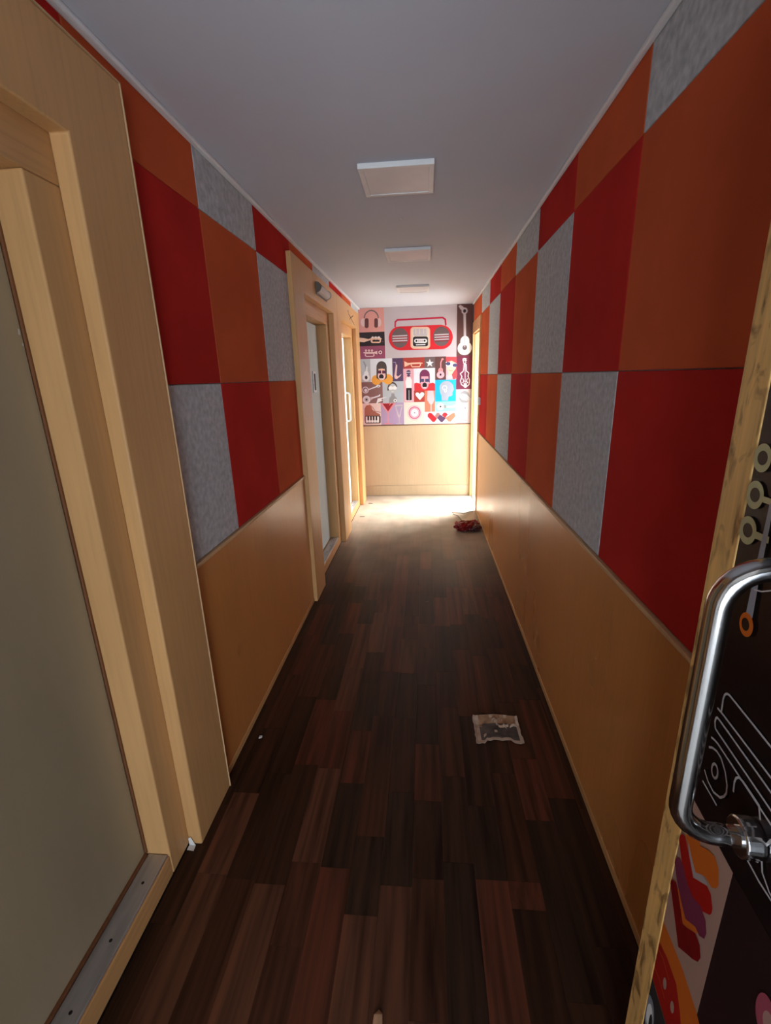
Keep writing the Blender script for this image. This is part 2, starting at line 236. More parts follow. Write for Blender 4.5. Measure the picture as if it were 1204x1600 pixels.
# flat print: ('P' polygon | 'E' ellipse | 'S' stroke, colour, ...) in metres on the sheet
MURAL=[
('headphones', 0, 1.12, 0.315, 1.39, 'salmon',[('S','greybrown',0.0138,(0.244,1.274),(0.242,1.297),(0.234,1.318),(0.221,1.336),(0.204,1.35),(0.183,1.359),(0.161,1.363),(0.139,1.361),(0.118,1.353),(0.1,1.34),(0.085,1.323),(0.076,1.302),(0.072,1.28)),('E','pinklite',0.059,1.233,0.0314,0.0464),('E','pinklite',0.252,1.226,0.0281,0.0463),('P','brown',(0.103,1.279),(0.112,1.277),(0.119,1.273),(0.123,1.266),(0.125,1.258),(0.122,1.187),(0.12,1.179),(0.115,1.173),(0.108,1.169),(0.099,1.167),(0.094,1.168),(0.086,1.169),(0.079,1.174),(0.075,1.181),(0.073,1.189),(0.076,1.26),(0.078,1.267),(0.083,1.274),(0.09,1.278),(0.099,1.279)),('P','brown',(0.218,1.275),(0.226,1.273),(0.233,1.269),(0.237,1.262),(0.239,1.254),(0.237,1.186),(0.235,1.179),(0.23,1.172),(0.223,1.168),(0.214,1.167),(0.213,1.167),(0.204,1.169),(0.197,1.173),(0.193,1.18),(0.191,1.188),(0.194,1.256),(0.195,1.263),(0.2,1.27),(0.208,1.274),(0.216,1.275))]),
('trumpet', 0, 0.96, 0.315, 1.12, 'black',[('P','peach',(0.001,1.063),(0.06,1.054),(0.115,1.041),(0.139,1.049),(0.138,1.028),(0.098,1.02),(0.058,1.007),(0.002,1.014)),('P','peach',(0.244,1.063),(0.254,1.061),(0.262,1.056),(0.267,1.048),(0.269,1.039),(0.268,1.015),(0.266,1.006),(0.26,0.999),(0.252,0.994),(0.242,0.992),(0.166,0.995),(0.156,0.997),(0.148,1.002),(0.143,1.01),(0.141,1.019),(0.142,1.043),(0.144,1.052),(0.15,1.059),(0.158,1.064),(0.168,1.066)),('P','black',(0.245,1.031),(0.248,1.03),(0.25,1.029),(0.252,1.026),(0.252,1.023),(0.252,1.014),(0.251,1.012),(0.25,1.009),(0.247,1.008),(0.244,1.007),(0.169,1.009),(0.166,1.01),(0.164,1.012),(0.162,1.014),(0.162,1.017),(0.162,1.026),(0.163,1.029),(0.165,1.031),(0.167,1.033),(0.17,1.033)),('E','white',0.166,1.057,0.0111,0.0133),('P','peach',(0.16,1.051),(0.172,1.051),(0.172,1.03),(0.159,1.03)),('E','white',0.206,1.056,0.0111,0.0133),('P','peach',(0.199,1.05),(0.212,1.05),(0.211,1.029),(0.199,1.029)),('E','white',0.244,1.055,0.0111,0.0133),('P','peach',(0.237,1.049),(0.25,1.048),(0.249,1.028),(0.237,1.028)),('S','peach',0.0092,(0.131,1.043),(0.278,1.039)),('E','plum',0.29,1.006,0.0079,0.0074)]),
('trumpet', 0, 0.81, 0.315, 0.96, 'mauve',[('E','pinklite',0.078,0.911,0.0128,0.012),('P','pinklite',(0.073,0.911),(0.083,0.91),(0.081,0.874),(0.072,0.875)),('E','pinklite',0.115,0.91,0.0128,0.012),('P','pinklite',(0.11,0.91),(0.12,0.909),(0.118,0.873),(0.109,0.874)),('E','pinklite',0.153,0.908,0.0128,0.012),('P','pinklite',(0.148,0.909),(0.158,0.908),(0.157,0.872),(0.147,0.873)),('S','pinklite',0.0138,(0.045,0.886),(0.213,0.881)),('P','pinklite',(0.173,0.888),(0.22,0.901),(0.219,0.862),(0.173,0.876)),('S','pinklite',0.0107,(0.069,0.878),(0.173,0.875),(0.177,0.848),(0.16,0.839),(0.08,0.841),(0.068,0.851),(0.069,0.878)),('E','plum',0.253,0.883,0.0351,0.0331),('E','pinklite',0.256,0.883,0.0239,0.0225),('E','plum',0.256,0.883,0.0112,0.0105)]),
('portable_stereo', 0.315, 0.81, 1.19, 1.39, 'mist',[('S','crimson',0.0199,(0.446,1.167),(0.45,1.224),(0.477,1.246),(0.752,1.247),(1.02,1.251),(1.052,1.229),(1.059,1.161)),('P','red',(0.504,1.172),(0.998,1.171),(1.06,1.157),(1.09,1.138),(1.114,1.113),(1.132,1.084),(1.142,1.051),(1.144,1.017),(1.137,0.984),(1.123,0.953),(1.101,0.928),(1.073,0.909),(1.042,0.897),(1.007,0.894),(0.507,0.897),(0.471,0.902),(0.438,0.916),(0.409,0.937),(0.386,0.964),(0.37,0.996),(0.364,1.03),(0.366,1.064),(0.377,1.097),(0.395,1.126),(0.421,1.149),(0.452,1.166)),('E','taupe',0.502,1.041,0.1033,0.1123),('E','taupe',1.006,1.04,0.1016,0.1113),('S','mist',0.0138,(0.411,1.064),(0.593,1.065)),('S','dkred',0.0076,(0.411,1.049),(0.593,1.05)),('S','mist',0.0138,(0.922,1.06),(1.094,1.062)),('S','dkred',0.0076,(0.922,1.046),(1.095,1.048)),('S','mist',0.0138,(0.41,1.036),(0.592,1.037)),('S','dkred',0.0076,(0.41,1.022),(0.592,1.022)),('S','mist',0.0138,(0.922,1.033),(1.095,1.035)),('S','dkred',0.0076,(0.922,1.018),(1.095,1.02)),('S','mist',0.0138,(0.41,1.008),(0.592,1.009)),('S','dkred',0.0076,(0.41,0.994),(0.592,0.994)),('S','mist',0.0138,(0.922,1.005),(1.095,1.007)),('S','dkred',0.0076,(0.923,0.99),(1.096,0.992)),('P','peach',(0.829,1.154),(0.844,1.151),(0.857,1.143),(0.866,1.13),(0.869,1.116),(0.87,0.943),(0.867,0.929),(0.858,0.916),(0.845,0.908),(0.83,0.906),(0.671,0.91),(0.656,0.914),(0.643,0.923),(0.634,0.935),(0.631,0.95),(0.632,1.123),(0.635,1.137),(0.644,1.149),(0.657,1.157),(0.673,1.159)),('P','cream',(0.826,1.137),(0.835,1.135),(0.843,1.13),(0.849,1.122),(0.851,1.113),(0.851,0.945),(0.849,0.936),(0.844,0.929),(0.836,0.924),(0.826,0.922),(0.678,0.927),(0.668,0.929),(0.66,0.934),(0.655,0.942),(0.653,0.951),(0.654,1.119),(0.656,1.128),(0.661,1.136),(0.669,1.14),(0.679,1.142)),('P','mist',(0.823,1.133),(0.829,1.132),(0.834,1.128),(0.837,1.124),(0.838,1.118),(0.838,1.067),(0.837,1.062),(0.834,1.057),(0.829,1.054),(0.823,1.053),(0.682,1.057),(0.676,1.059),(0.671,1.062),(0.667,1.067),(0.666,1.073),(0.666,1.123),(0.668,1.129),(0.671,1.134),(0.676,1.137),(0.682,1.137)),('S','cream',0.0076,(0.698,1.134),(0.697,1.079)),('S','cream',0.0076,(0.744,1.133),(0.744,1.077)),('S','cream',0.0076,(0.79,1.131),(0.79,1.076)),('S','cream',0.0076,(0.829,1.13),(0.829,1.075)),('P','black',(0.82,1.046),(0.829,1.044),(0.837,1.039),(0.843,1.031),(0.845,1.022),(0.845,0.956),(0.843,0.947),(0.838,0.939),(0.83,0.934),(0.82,0.933),(0.686,0.937),(0.676,0.939),(0.668,0.944),(0.663,0.952),(0.661,0.961),(0.661,1.027),(0.663,1.036),(0.669,1.044),(0.677,1.048),(0.686,1.05)),('P','white',(0.809,1.02),(0.818,1.018),(0.826,1.013),(0.831,1.006),(0.832,0.997),(0.832,0.994),(0.831,0.986),(0.826,0.979),(0.818,0.974),(0.809,0.973),(0.7,0.976),(0.691,0.978),(0.683,0.983),(0.678,0.99),(0.677,0.999),(0.677,1.002),(0.678,1.01),(0.684,1.017),(0.691,1.022),(0.7,1.023)),('E','black',0.703,1.0,0.0125,0.0118),('E','black',0.803,0.998,0.0124,0.0117),('E','mist',0.731,0.999,0.0109,0.0132),('E','mist',0.753,0.998,0.0109,0.0132),('E','mist',0.775,0.998,0.0109,0.0132),('S','white',0.0107,(0.697,0.954),(0.811,0.954))]),
('guitar', 1.19, 0.81, 1.39, 1.39, 'choco',[('P','mist',(1.207,1.369),(1.229,1.382),(1.255,1.367),(1.282,1.342),(1.261,1.311),(1.227,1.336)),('E','mist',1.28,1.314,0.0361,0.0366),('E','black',1.28,1.313,0.0181,0.0197),('S','mist',0.0291,(1.281,1.282),(1.29,1.025)),('E','white',1.29,0.974,0.0552,0.0615),('E','white',1.289,0.897,0.0862,0.0798),('E','taupe',1.289,0.903,0.0277,0.0295),('S','mist',0.0107,(1.288,1.032),(1.289,0.908))]),
('guitar', 0, 0.535, 0.125, 0.81, 'grey1',[('S','grey2',0.0153,(0.041,0.784),(0.063,0.738),(0.069,0.692)),('S','white',0.0168,(0.079,0.722),(0.076,0.645)),('E','white',0.07,0.633,0.0292,0.0372),('E','white',0.065,0.591,0.0456,0.0467),('E','black',0.067,0.591,0.0179,0.0218)]),
('singer', 0.125, 0.535, 0.4, 0.81, 'white2',[('E','orange',0.195,0.557,0.0617,0.0593),('E','orange',0.341,0.562,0.0614,0.0623),('P','orange',(0.138,0.566),(0.397,0.568),(0.397,0.53),(0.137,0.532)),('P','choco2',(0.201,0.712),(0.204,0.73),(0.211,0.747),(0.222,0.761),(0.235,0.772),(0.251,0.778),(0.268,0.78),(0.284,0.777),(0.299,0.77),(0.312,0.759),(0.322,0.744),(0.328,0.727),(0.33,0.708),(0.327,0.578),(0.3,0.56),(0.227,0.561),(0.197,0.581)),('E','pinklite',0.264,0.61,0.0485,0.0589),('P','pinklite',(0.226,0.688),(0.303,0.686),(0.31,0.609),(0.217,0.611)),('E','peach',0.266,0.667,0.0419,0.0246),('P','plum2',(0.303,0.668),(0.308,0.667),(0.312,0.664),(0.315,0.66),(0.316,0.655),(0.315,0.644),(0.314,0.64),(0.311,0.636),(0.307,0.633),(0.302,0.632),(0.228,0.634),(0.223,0.635),(0.219,0.638),(0.216,0.642),(0.215,0.647),(0.216,0.658),(0.217,0.662),(0.22,0.666),(0.224,0.669),(0.229,0.67)),('S','pinklite',0.0122,(0.266,0.672),(0.265,0.622)),('E','black2',0.259,0.595,0.0291,0.031),('S','white',0.0076,(0.239,0.57),(0.279,0.569))]),
('saxophone', 0.4, 0.535, 0.535, 0.81, 'violet',[('S','lilac',0.0061,(0.411,0.76),(0.441,0.762),(0.446,0.728)),('P','pinklite',(0.446,0.736),(0.462,0.728),(0.45,0.606),(0.47,0.59),(0.511,0.623),(0.501,0.597),(0.482,0.582),(0.454,0.562),(0.427,0.569),(0.421,0.594))]),
('trumpet', 0.535, 0.68, 0.8, 0.81, 'brick',[('P','peach',(0.551,0.771),(0.593,0.748),(0.775,0.746),(0.775,0.735),(0.624,0.73),(0.552,0.703)),('S','peach',0.0107,(0.637,0.745),(0.743,0.745),(0.751,0.721),(0.738,0.7),(0.648,0.701),(0.635,0.721),(0.637,0.745))]),
('star', 0.8, 0.68, 0.93, 0.81, 'taupe',[('P','white',(0.864,0.786),(0.877,0.752),(0.914,0.75),(0.884,0.729),(0.896,0.695),(0.865,0.716),(0.834,0.696),(0.845,0.73),(0.815,0.753),(0.853,0.752))]),
('guitar', 0.93, 0.535, 1.065, 0.81, 'choco',[('S','rose',0.0138,(1.001,0.654),(1.0,0.737),(1.015,0.774)),('E','rose',1.021,0.779,0.0141,0.012),('E','rose',0.999,0.646,0.0299,0.0335),('E','pink',0.998,0.596,0.0474,0.0429),('E','black',0.998,0.598,0.0126,0.0138)]),
('woman_in_sunglasses', 1.065, 0.535, 1.19, 0.81, 'pink',[('P','hair',(1.062,0.803),(1.192,0.799),(1.198,0.546),(1.166,0.559),(1.146,0.65),(1.097,0.757),(1.066,0.713)),('E','hair',1.165,0.604,0.0377,0.0642),('P','skin',(1.07,0.667),(1.081,0.735),(1.128,0.759),(1.188,0.728),(1.186,0.665),(1.162,0.635),(1.134,0.59),(1.092,0.591),(1.096,0.633)),('P','hair',(1.063,0.736),(1.08,0.795),(1.158,0.8),(1.193,0.777),(1.194,0.732),(1.143,0.759),(1.097,0.75)),('P','white',(1.062,0.746),(1.113,0.734),(1.194,0.722),(1.195,0.687),(1.158,0.677),(1.121,0.696),(1.082,0.69),(1.063,0.705)),('E','navy',1.091,0.723,0.0297,0.0196),('E','navy',1.173,0.703,0.0281,0.0211),('S','hair2',0.0061,(1.099,0.649),(1.122,0.637),(1.146,0.643)),('P','mist',(1.071,0.591),(1.139,0.59),(1.148,0.547),(1.065,0.549))]),
('violin', 1.19, 0.415, 1.39, 0.81, 'maroon',[('S','cream2',0.0076,(1.264,0.771),(1.317,0.772)),('S','cream2',0.0076,(1.265,0.753),(1.318,0.754)),('S','cream2',0.0076,(1.278,0.779),(1.301,0.779),(1.306,0.729),(1.297,0.715),(1.281,0.722),(1.276,0.753),(1.278,0.779)),('S','cream2',0.0092,(1.285,0.707),(1.311,0.707),(1.315,0.631),(1.344,0.608),(1.336,0.57),(1.356,0.524),(1.351,0.47),(1.308,0.438),(1.257,0.472),(1.243,0.518),(1.261,0.564),(1.241,0.603),(1.275,0.629),(1.283,0.662),(1.285,0.707)),('S','lilac',0.0107,(1.297,0.707),(1.303,0.494)),('S','cream2',0.0076,(1.271,0.544),(1.287,0.51),(1.267,0.492)),('S','cream2',0.0076,(1.329,0.543),(1.315,0.509),(1.338,0.49)),('P','cream2',(1.285,0.487),(1.322,0.486),(1.318,0.435),(1.292,0.436)),('S','maroon',0.0046,(1.304,0.476),(1.305,0.445))]),
('two_guitars', 0, 0.275, 0.27, 0.535, 'brown2',[('E','white2',0.051,0.44,0.0411,0.0412),('E','brown2',0.051,0.44,0.0312,0.0317),('E','white2',0.054,0.436,0.0197,0.0206),('S','white2',0.0138,(0.093,0.445),(0.2,0.479)),('E','white2',0.217,0.483,0.0261,0.0157),('E','brown2',0.218,0.483,0.0114,0.0063),('E','white2',0.06,0.322,0.0496,0.0481),('E','grey1',0.06,0.322,0.0281,0.0288),('E','black',0.06,0.322,0.0116,0.0128),('P','mist',(0.097,0.347),(0.139,0.354),(0.138,0.327),(0.104,0.305)),('S','white2',0.0153,(0.13,0.338),(0.221,0.363),(0.238,0.379))]),
('man_in_headphones', 0.27, 0.275, 0.535, 0.535, 'bluegrey',[('S','choco2',0.0214,(0.447,0.462),(0.442,0.48),(0.434,0.496),(0.423,0.508),(0.41,0.516),(0.396,0.519),(0.383,0.516),(0.369,0.509),(0.358,0.498),(0.349,0.482),(0.343,0.464),(0.341,0.445),(0.342,0.425)),('E','grey1',0.398,0.443,0.0503,0.063),('E','white',0.374,0.455,0.0292,0.0236),('E','white',0.424,0.455,0.026,0.0235),('P','grey1',(0.362,0.436),(0.437,0.435),(0.423,0.396),(0.369,0.397)),('S','white',0.0061,(0.381,0.411),(0.41,0.41)),('P','grey2',(0.381,0.389),(0.416,0.388),(0.422,0.356),(0.445,0.332),(0.45,0.273),(0.345,0.275),(0.353,0.334),(0.377,0.357)),('E','white',0.426,0.3,0.0213,0.0208),('E','black',0.426,0.3,0.0082,0.0096),('P','white',(0.18,0.255),(0.204,0.332),(0.324,0.349),(0.244,0.32),(0.269,0.308),(0.21,0.284))]),
('man_in_hat', 0.535, 0.275, 0.665, 0.68, 'pink',[('E','violet',0.601,0.636,0.0288,0.0276),('S','white',0.0061,(0.567,0.637),(0.636,0.637)),('S','white',0.0061,(0.588,0.609),(0.615,0.608)),('E','violet',0.601,0.599,0.0192,0.0139),('P','white',(0.578,0.58),(0.623,0.579),(0.642,0.54),(0.635,0.446),(0.568,0.448),(0.561,0.526)),('P','black2',(0.628,0.45),(0.632,0.449),(0.635,0.447),(0.637,0.444),(0.638,0.44),(0.637,0.309),(0.636,0.306),(0.634,0.303),(0.631,0.301),(0.627,0.3),(0.576,0.301),(0.573,0.302),(0.57,0.304),(0.567,0.307),(0.567,0.311),(0.568,0.441),(0.569,0.445),(0.571,0.448),(0.574,0.45),(0.578,0.451)),('S','white',0.0046,(0.604,0.424),(0.603,0.305)),('S','white',0.0076,(0.558,0.296),(0.643,0.295))]),
('singer', 0.665, 0.415, 0.93, 0.68, 'white2',[('P','red2',(0.67,0.5),(0.695,0.511),(0.743,0.5),(0.863,0.498),(0.902,0.507),(0.931,0.49),(0.932,0.409),(0.67,0.414)),('P','plum',(0.738,0.599),(0.74,0.616),(0.747,0.633),(0.757,0.646),(0.77,0.657),(0.785,0.663),(0.802,0.665),(0.818,0.662),(0.833,0.655),(0.847,0.644),(0.857,0.63),(0.863,0.614),(0.865,0.596),(0.866,0.504),(0.739,0.506)),('E','pink',0.8,0.497,0.0496,0.0701),('P','pink',(0.76,0.583),(0.846,0.581),(0.855,0.504),(0.751,0.506)),('P','navy',(0.845,0.554),(0.85,0.552),(0.855,0.549),(0.858,0.545),(0.859,0.539),(0.859,0.529),(0.858,0.523),(0.855,0.519),(0.85,0.516),(0.845,0.515),(0.757,0.517),(0.752,0.518),(0.747,0.521),(0.744,0.526),(0.743,0.531),(0.743,0.542),(0.744,0.547),(0.747,0.552),(0.752,0.555),(0.757,0.556)),('S','pink',0.0122,(0.8,0.567),(0.8,0.505)),('E','black2',0.8,0.477,0.0288,0.0327),('S','white',0.0076,(0.783,0.45),(0.818,0.449))]),
('heart', 0.665, 0.275, 0.8, 0.415, 'brick',[('P','white',(0.681,0.375),(0.699,0.393),(0.718,0.391),(0.737,0.374),(0.758,0.394),(0.779,0.393),(0.796,0.374),(0.787,0.349),(0.739,0.299),(0.694,0.348))]),
('champagne_glass', 0.8, 0.15, 0.93, 0.415, 'coral',[('P','mist',(0.836,0.411),(0.908,0.409),(0.921,0.299),(0.904,0.255),(0.88,0.233),(0.856,0.256),(0.831,0.298)),('S','mist',0.0122,(0.88,0.244),(0.88,0.153))]),
('head_with_ear', 0.93, 0.275, 1.19, 0.535, 'cyan',[('P','steel',(1.017,0.285),(1.011,0.345),(0.991,0.392),(0.987,0.455),(0.992,0.47),(1.006,0.493),(1.028,0.51),(1.055,0.519),(1.083,0.52),(1.111,0.511),(1.134,0.495),(1.151,0.472),(1.159,0.446),(1.163,0.412),(1.145,0.381),(1.148,0.35),(1.128,0.335),(1.101,0.334),(1.092,0.283)),('S','white2',0.0076,(1.032,0.415),(1.023,0.446),(1.038,0.466),(1.067,0.461),(1.078,0.437),(1.064,0.419),(1.074,0.398),(1.058,0.384),(1.045,0.403),(1.051,0.43))]),
('banjo', 0.93, 0.15, 1.19, 0.275, 'mint',[('E','white',0.998,0.212,0.0452,0.0448),('E','grey2',0.998,0.212,0.0274,0.0271),('E','white',0.998,0.212,0.021,0.0208),('E','black',0.998,0.212,0.0113,0.0112),('P','grey2',(1.038,0.23),(1.07,0.23),(1.074,0.191),(1.042,0.192)),('P','white',(1.077,0.217),(1.154,0.219),(1.18,0.231),(1.186,0.215),(1.163,0.196),(1.077,0.198))]),
('hearts', 0.8, 0, 1.19, 0.15, 'white',[('P','red',(0.835,0.117),(0.856,0.141),(0.884,0.137),(0.954,0.066),(0.927,0.026),(0.901,0.022),(0.838,0.089)),('P','rosegrey',(0.954,0.139),(0.986,0.135),(0.994,0.114),(0.954,0.066),(0.926,0.099)),('P','violet',(0.994,0.114),(1.068,0.065),(1.025,0.02),(1.004,0.02),(0.956,0.071)),('P','red2',(1.039,0.138),(1.067,0.14),(1.092,0.113),(1.06,0.07),(1.014,0.106)),('P','coral',(1.164,0.136),(1.185,0.119),(1.186,0.087),(1.129,0.023),(1.101,0.024),(1.06,0.07),(1.092,0.092))]),
('microphone', 1.19, 0, 1.39, 0.415, 'mist',[('E','grey2',1.296,0.32,0.0667,0.0756),('S','white2',0.0061,(1.21,0.355),(1.276,0.288)),('S','white2',0.0061,(1.228,0.359),(1.293,0.283)),('S','white2',0.0061,(1.245,0.364),(1.311,0.278)),('S','white2',0.0061,(1.263,0.368),(1.329,0.273)),('S','white2',0.0061,(1.28,0.363),(1.346,0.277)),('S','white2',0.0061,(1.298,0.358),(1.363,0.281)),('S','white2',0.0061,(1.315,0.353),(1.381,0.286)),('P','grey1',(1.262,0.253),(1.337,0.252),(1.33,0.225),(1.276,0.226)),('P','white',(1.274,0.226),(1.33,0.225),(1.335,0.044),(1.284,0.045)),('E','black',1.307,0.186,0.008,0.008),('S','grey2',0.0061,(1.29,0.037),(1.328,0.038))]),
('piano', 0, 0, 0.24, 0.275, 'blush',[('P','terracotta',(0.022,0.056),(0.029,0.211),(0.052,0.248),(0.09,0.257),(0.118,0.237),(0.133,0.193),(0.182,0.16),(0.226,0.135),(0.23,0.053)),('S','rosegrey',0.0092,(0.094,0.263),(0.134,0.225),(0.166,0.176),(0.236,0.159)),('P','choco2',(0.219,0.118),(0.225,0.117),(0.23,0.114),(0.234,0.108),(0.235,0.102),(0.233,0.036),(0.231,0.03),(0.228,0.025),(0.222,0.021),(0.216,0.02),(0.043,0.023),(0.037,0.024),(0.031,0.028),(0.028,0.033),(0.027,0.039),(0.03,0.105),(0.031,0.111),(0.035,0.117),(0.04,0.12),(0.047,0.121)),('P','white',(0.065,0.111),(0.068,0.11),(0.071,0.109),(0.072,0.106),(0.073,0.103),(0.071,0.042),(0.07,0.039),(0.068,0.036),(0.065,0.034),(0.062,0.034),(0.047,0.034),(0.044,0.035),(0.041,0.037),(0.039,0.039),(0.039,0.042),(0.041,0.103),(0.042,0.106),(0.044,0.109),(0.047,0.111),(0.05,0.111)),('P','white',(0.1,0.111),(0.103,0.11),(0.106,0.108),(0.108,0.105),(0.108,0.102),(0.106,0.041),(0.105,0.038),(0.103,0.036),(0.1,0.034),(0.097,0.033),(0.082,0.034),(0.079,0.034),(0.076,0.036),(0.075,0.039),(0.074,0.042),(0.076,0.103),(0.077,0.106),(0.079,0.108),(0.082,0.11),(0.085,0.111)),('P','white',(0.135,0.11),(0.138,0.109),(0.141,0.108),(0.143,0.105),(0.143,0.102),(0.141,0.041),(0.14,0.038),(0.138,0.035),(0.136,0.033),(0.132,0.033),(0.117,0.033),(0.114,0.034),(0.111,0.036),(0.11,0.038),(0.109,0.041),(0.111,0.102),(0.112,0.105),(0.114,0.108),(0.117,0.11),(0.12,0.11)),('P','white',(0.17,0.109),(0.173,0.109),(0.176,0.107),(0.178,0.104),(0.178,0.101),(0.176,0.04),(0.175,0.037),(0.174,0.035),(0.171,0.033),(0.168,0.032),(0.152,0.033),(0.149,0.033),(0.147,0.035),(0.145,0.038),(0.144,0.041),(0.146,0.102),(0.147,0.105),(0.149,0.107),(0.152,0.109),(0.155,0.11)),('P','white',(0.205,0.109),(0.208,0.108),(0.211,0.106),(0.213,0.104),(0.213,0.101),(0.211,0.04),(0.211,0.037),(0.209,0.034),(0.206,0.032),(0.203,0.032),(0.188,0.032),(0.184,0.033),(0.182,0.035),(0.18,0.037),(0.18,0.04),(0.181,0.101),(0.182,0.104),(0.184,0.107),(0.187,0.109),(0.19,0.109)),('P','black2',(0.063,0.111),(0.085,0.111),(0.083,0.063),(0.061,0.064)),('P','black2',(0.098,0.111),(0.12,0.11),(0.118,0.063),(0.097,0.063)),('P','black2',(0.133,0.11),(0.155,0.11),(0.153,0.062),(0.132,0.062)),('P','black2',(0.168,0.109),(0.19,0.109),(0.189,0.062),(0.167,0.062))]),
('cocktail_glasses', 0.24, 0, 0.535, 0.275, 'lav',[('P','rose',(0.235,0.272),(0.432,0.273),(0.334,0.149),(0.326,0.149)),('P','dkred',(0.263,0.267),(0.404,0.267),(0.331,0.169)),('S','rose',0.0138,(0.329,0.165),(0.326,0.019)),('S','rose',0.0107,(0.272,0.013),(0.382,0.013)),('S','peach',0.0046,(0.378,0.285),(0.351,0.246)),('P','mist',(0.42,0.248),(0.522,0.249),(0.487,0.098),(0.473,0.085),(0.457,0.098)),('P','lav',(0.436,0.231),(0.505,0.233),(0.479,0.122),(0.467,0.123)),('S','mist',0.0092,(0.472,0.098),(0.471,0.016)),('S','mist',0.0076,(0.436,0.01),(0.505,0.011)),('S','steel',0.0122,(0.436,0.219),(0.505,0.221))]),
('record', 0.535, 0, 0.8, 0.275, 'blush2',[('E','pinklite',0.671,0.144,0.0948,0.0974),('E','rose2',0.671,0.144,0.0752,0.0778),('E','pink',0.671,0.144,0.0638,0.0664),('E','white',0.671,0.144,0.0442,0.047),('E','grey2',0.671,0.144,0.0098,0.0097)]),
]
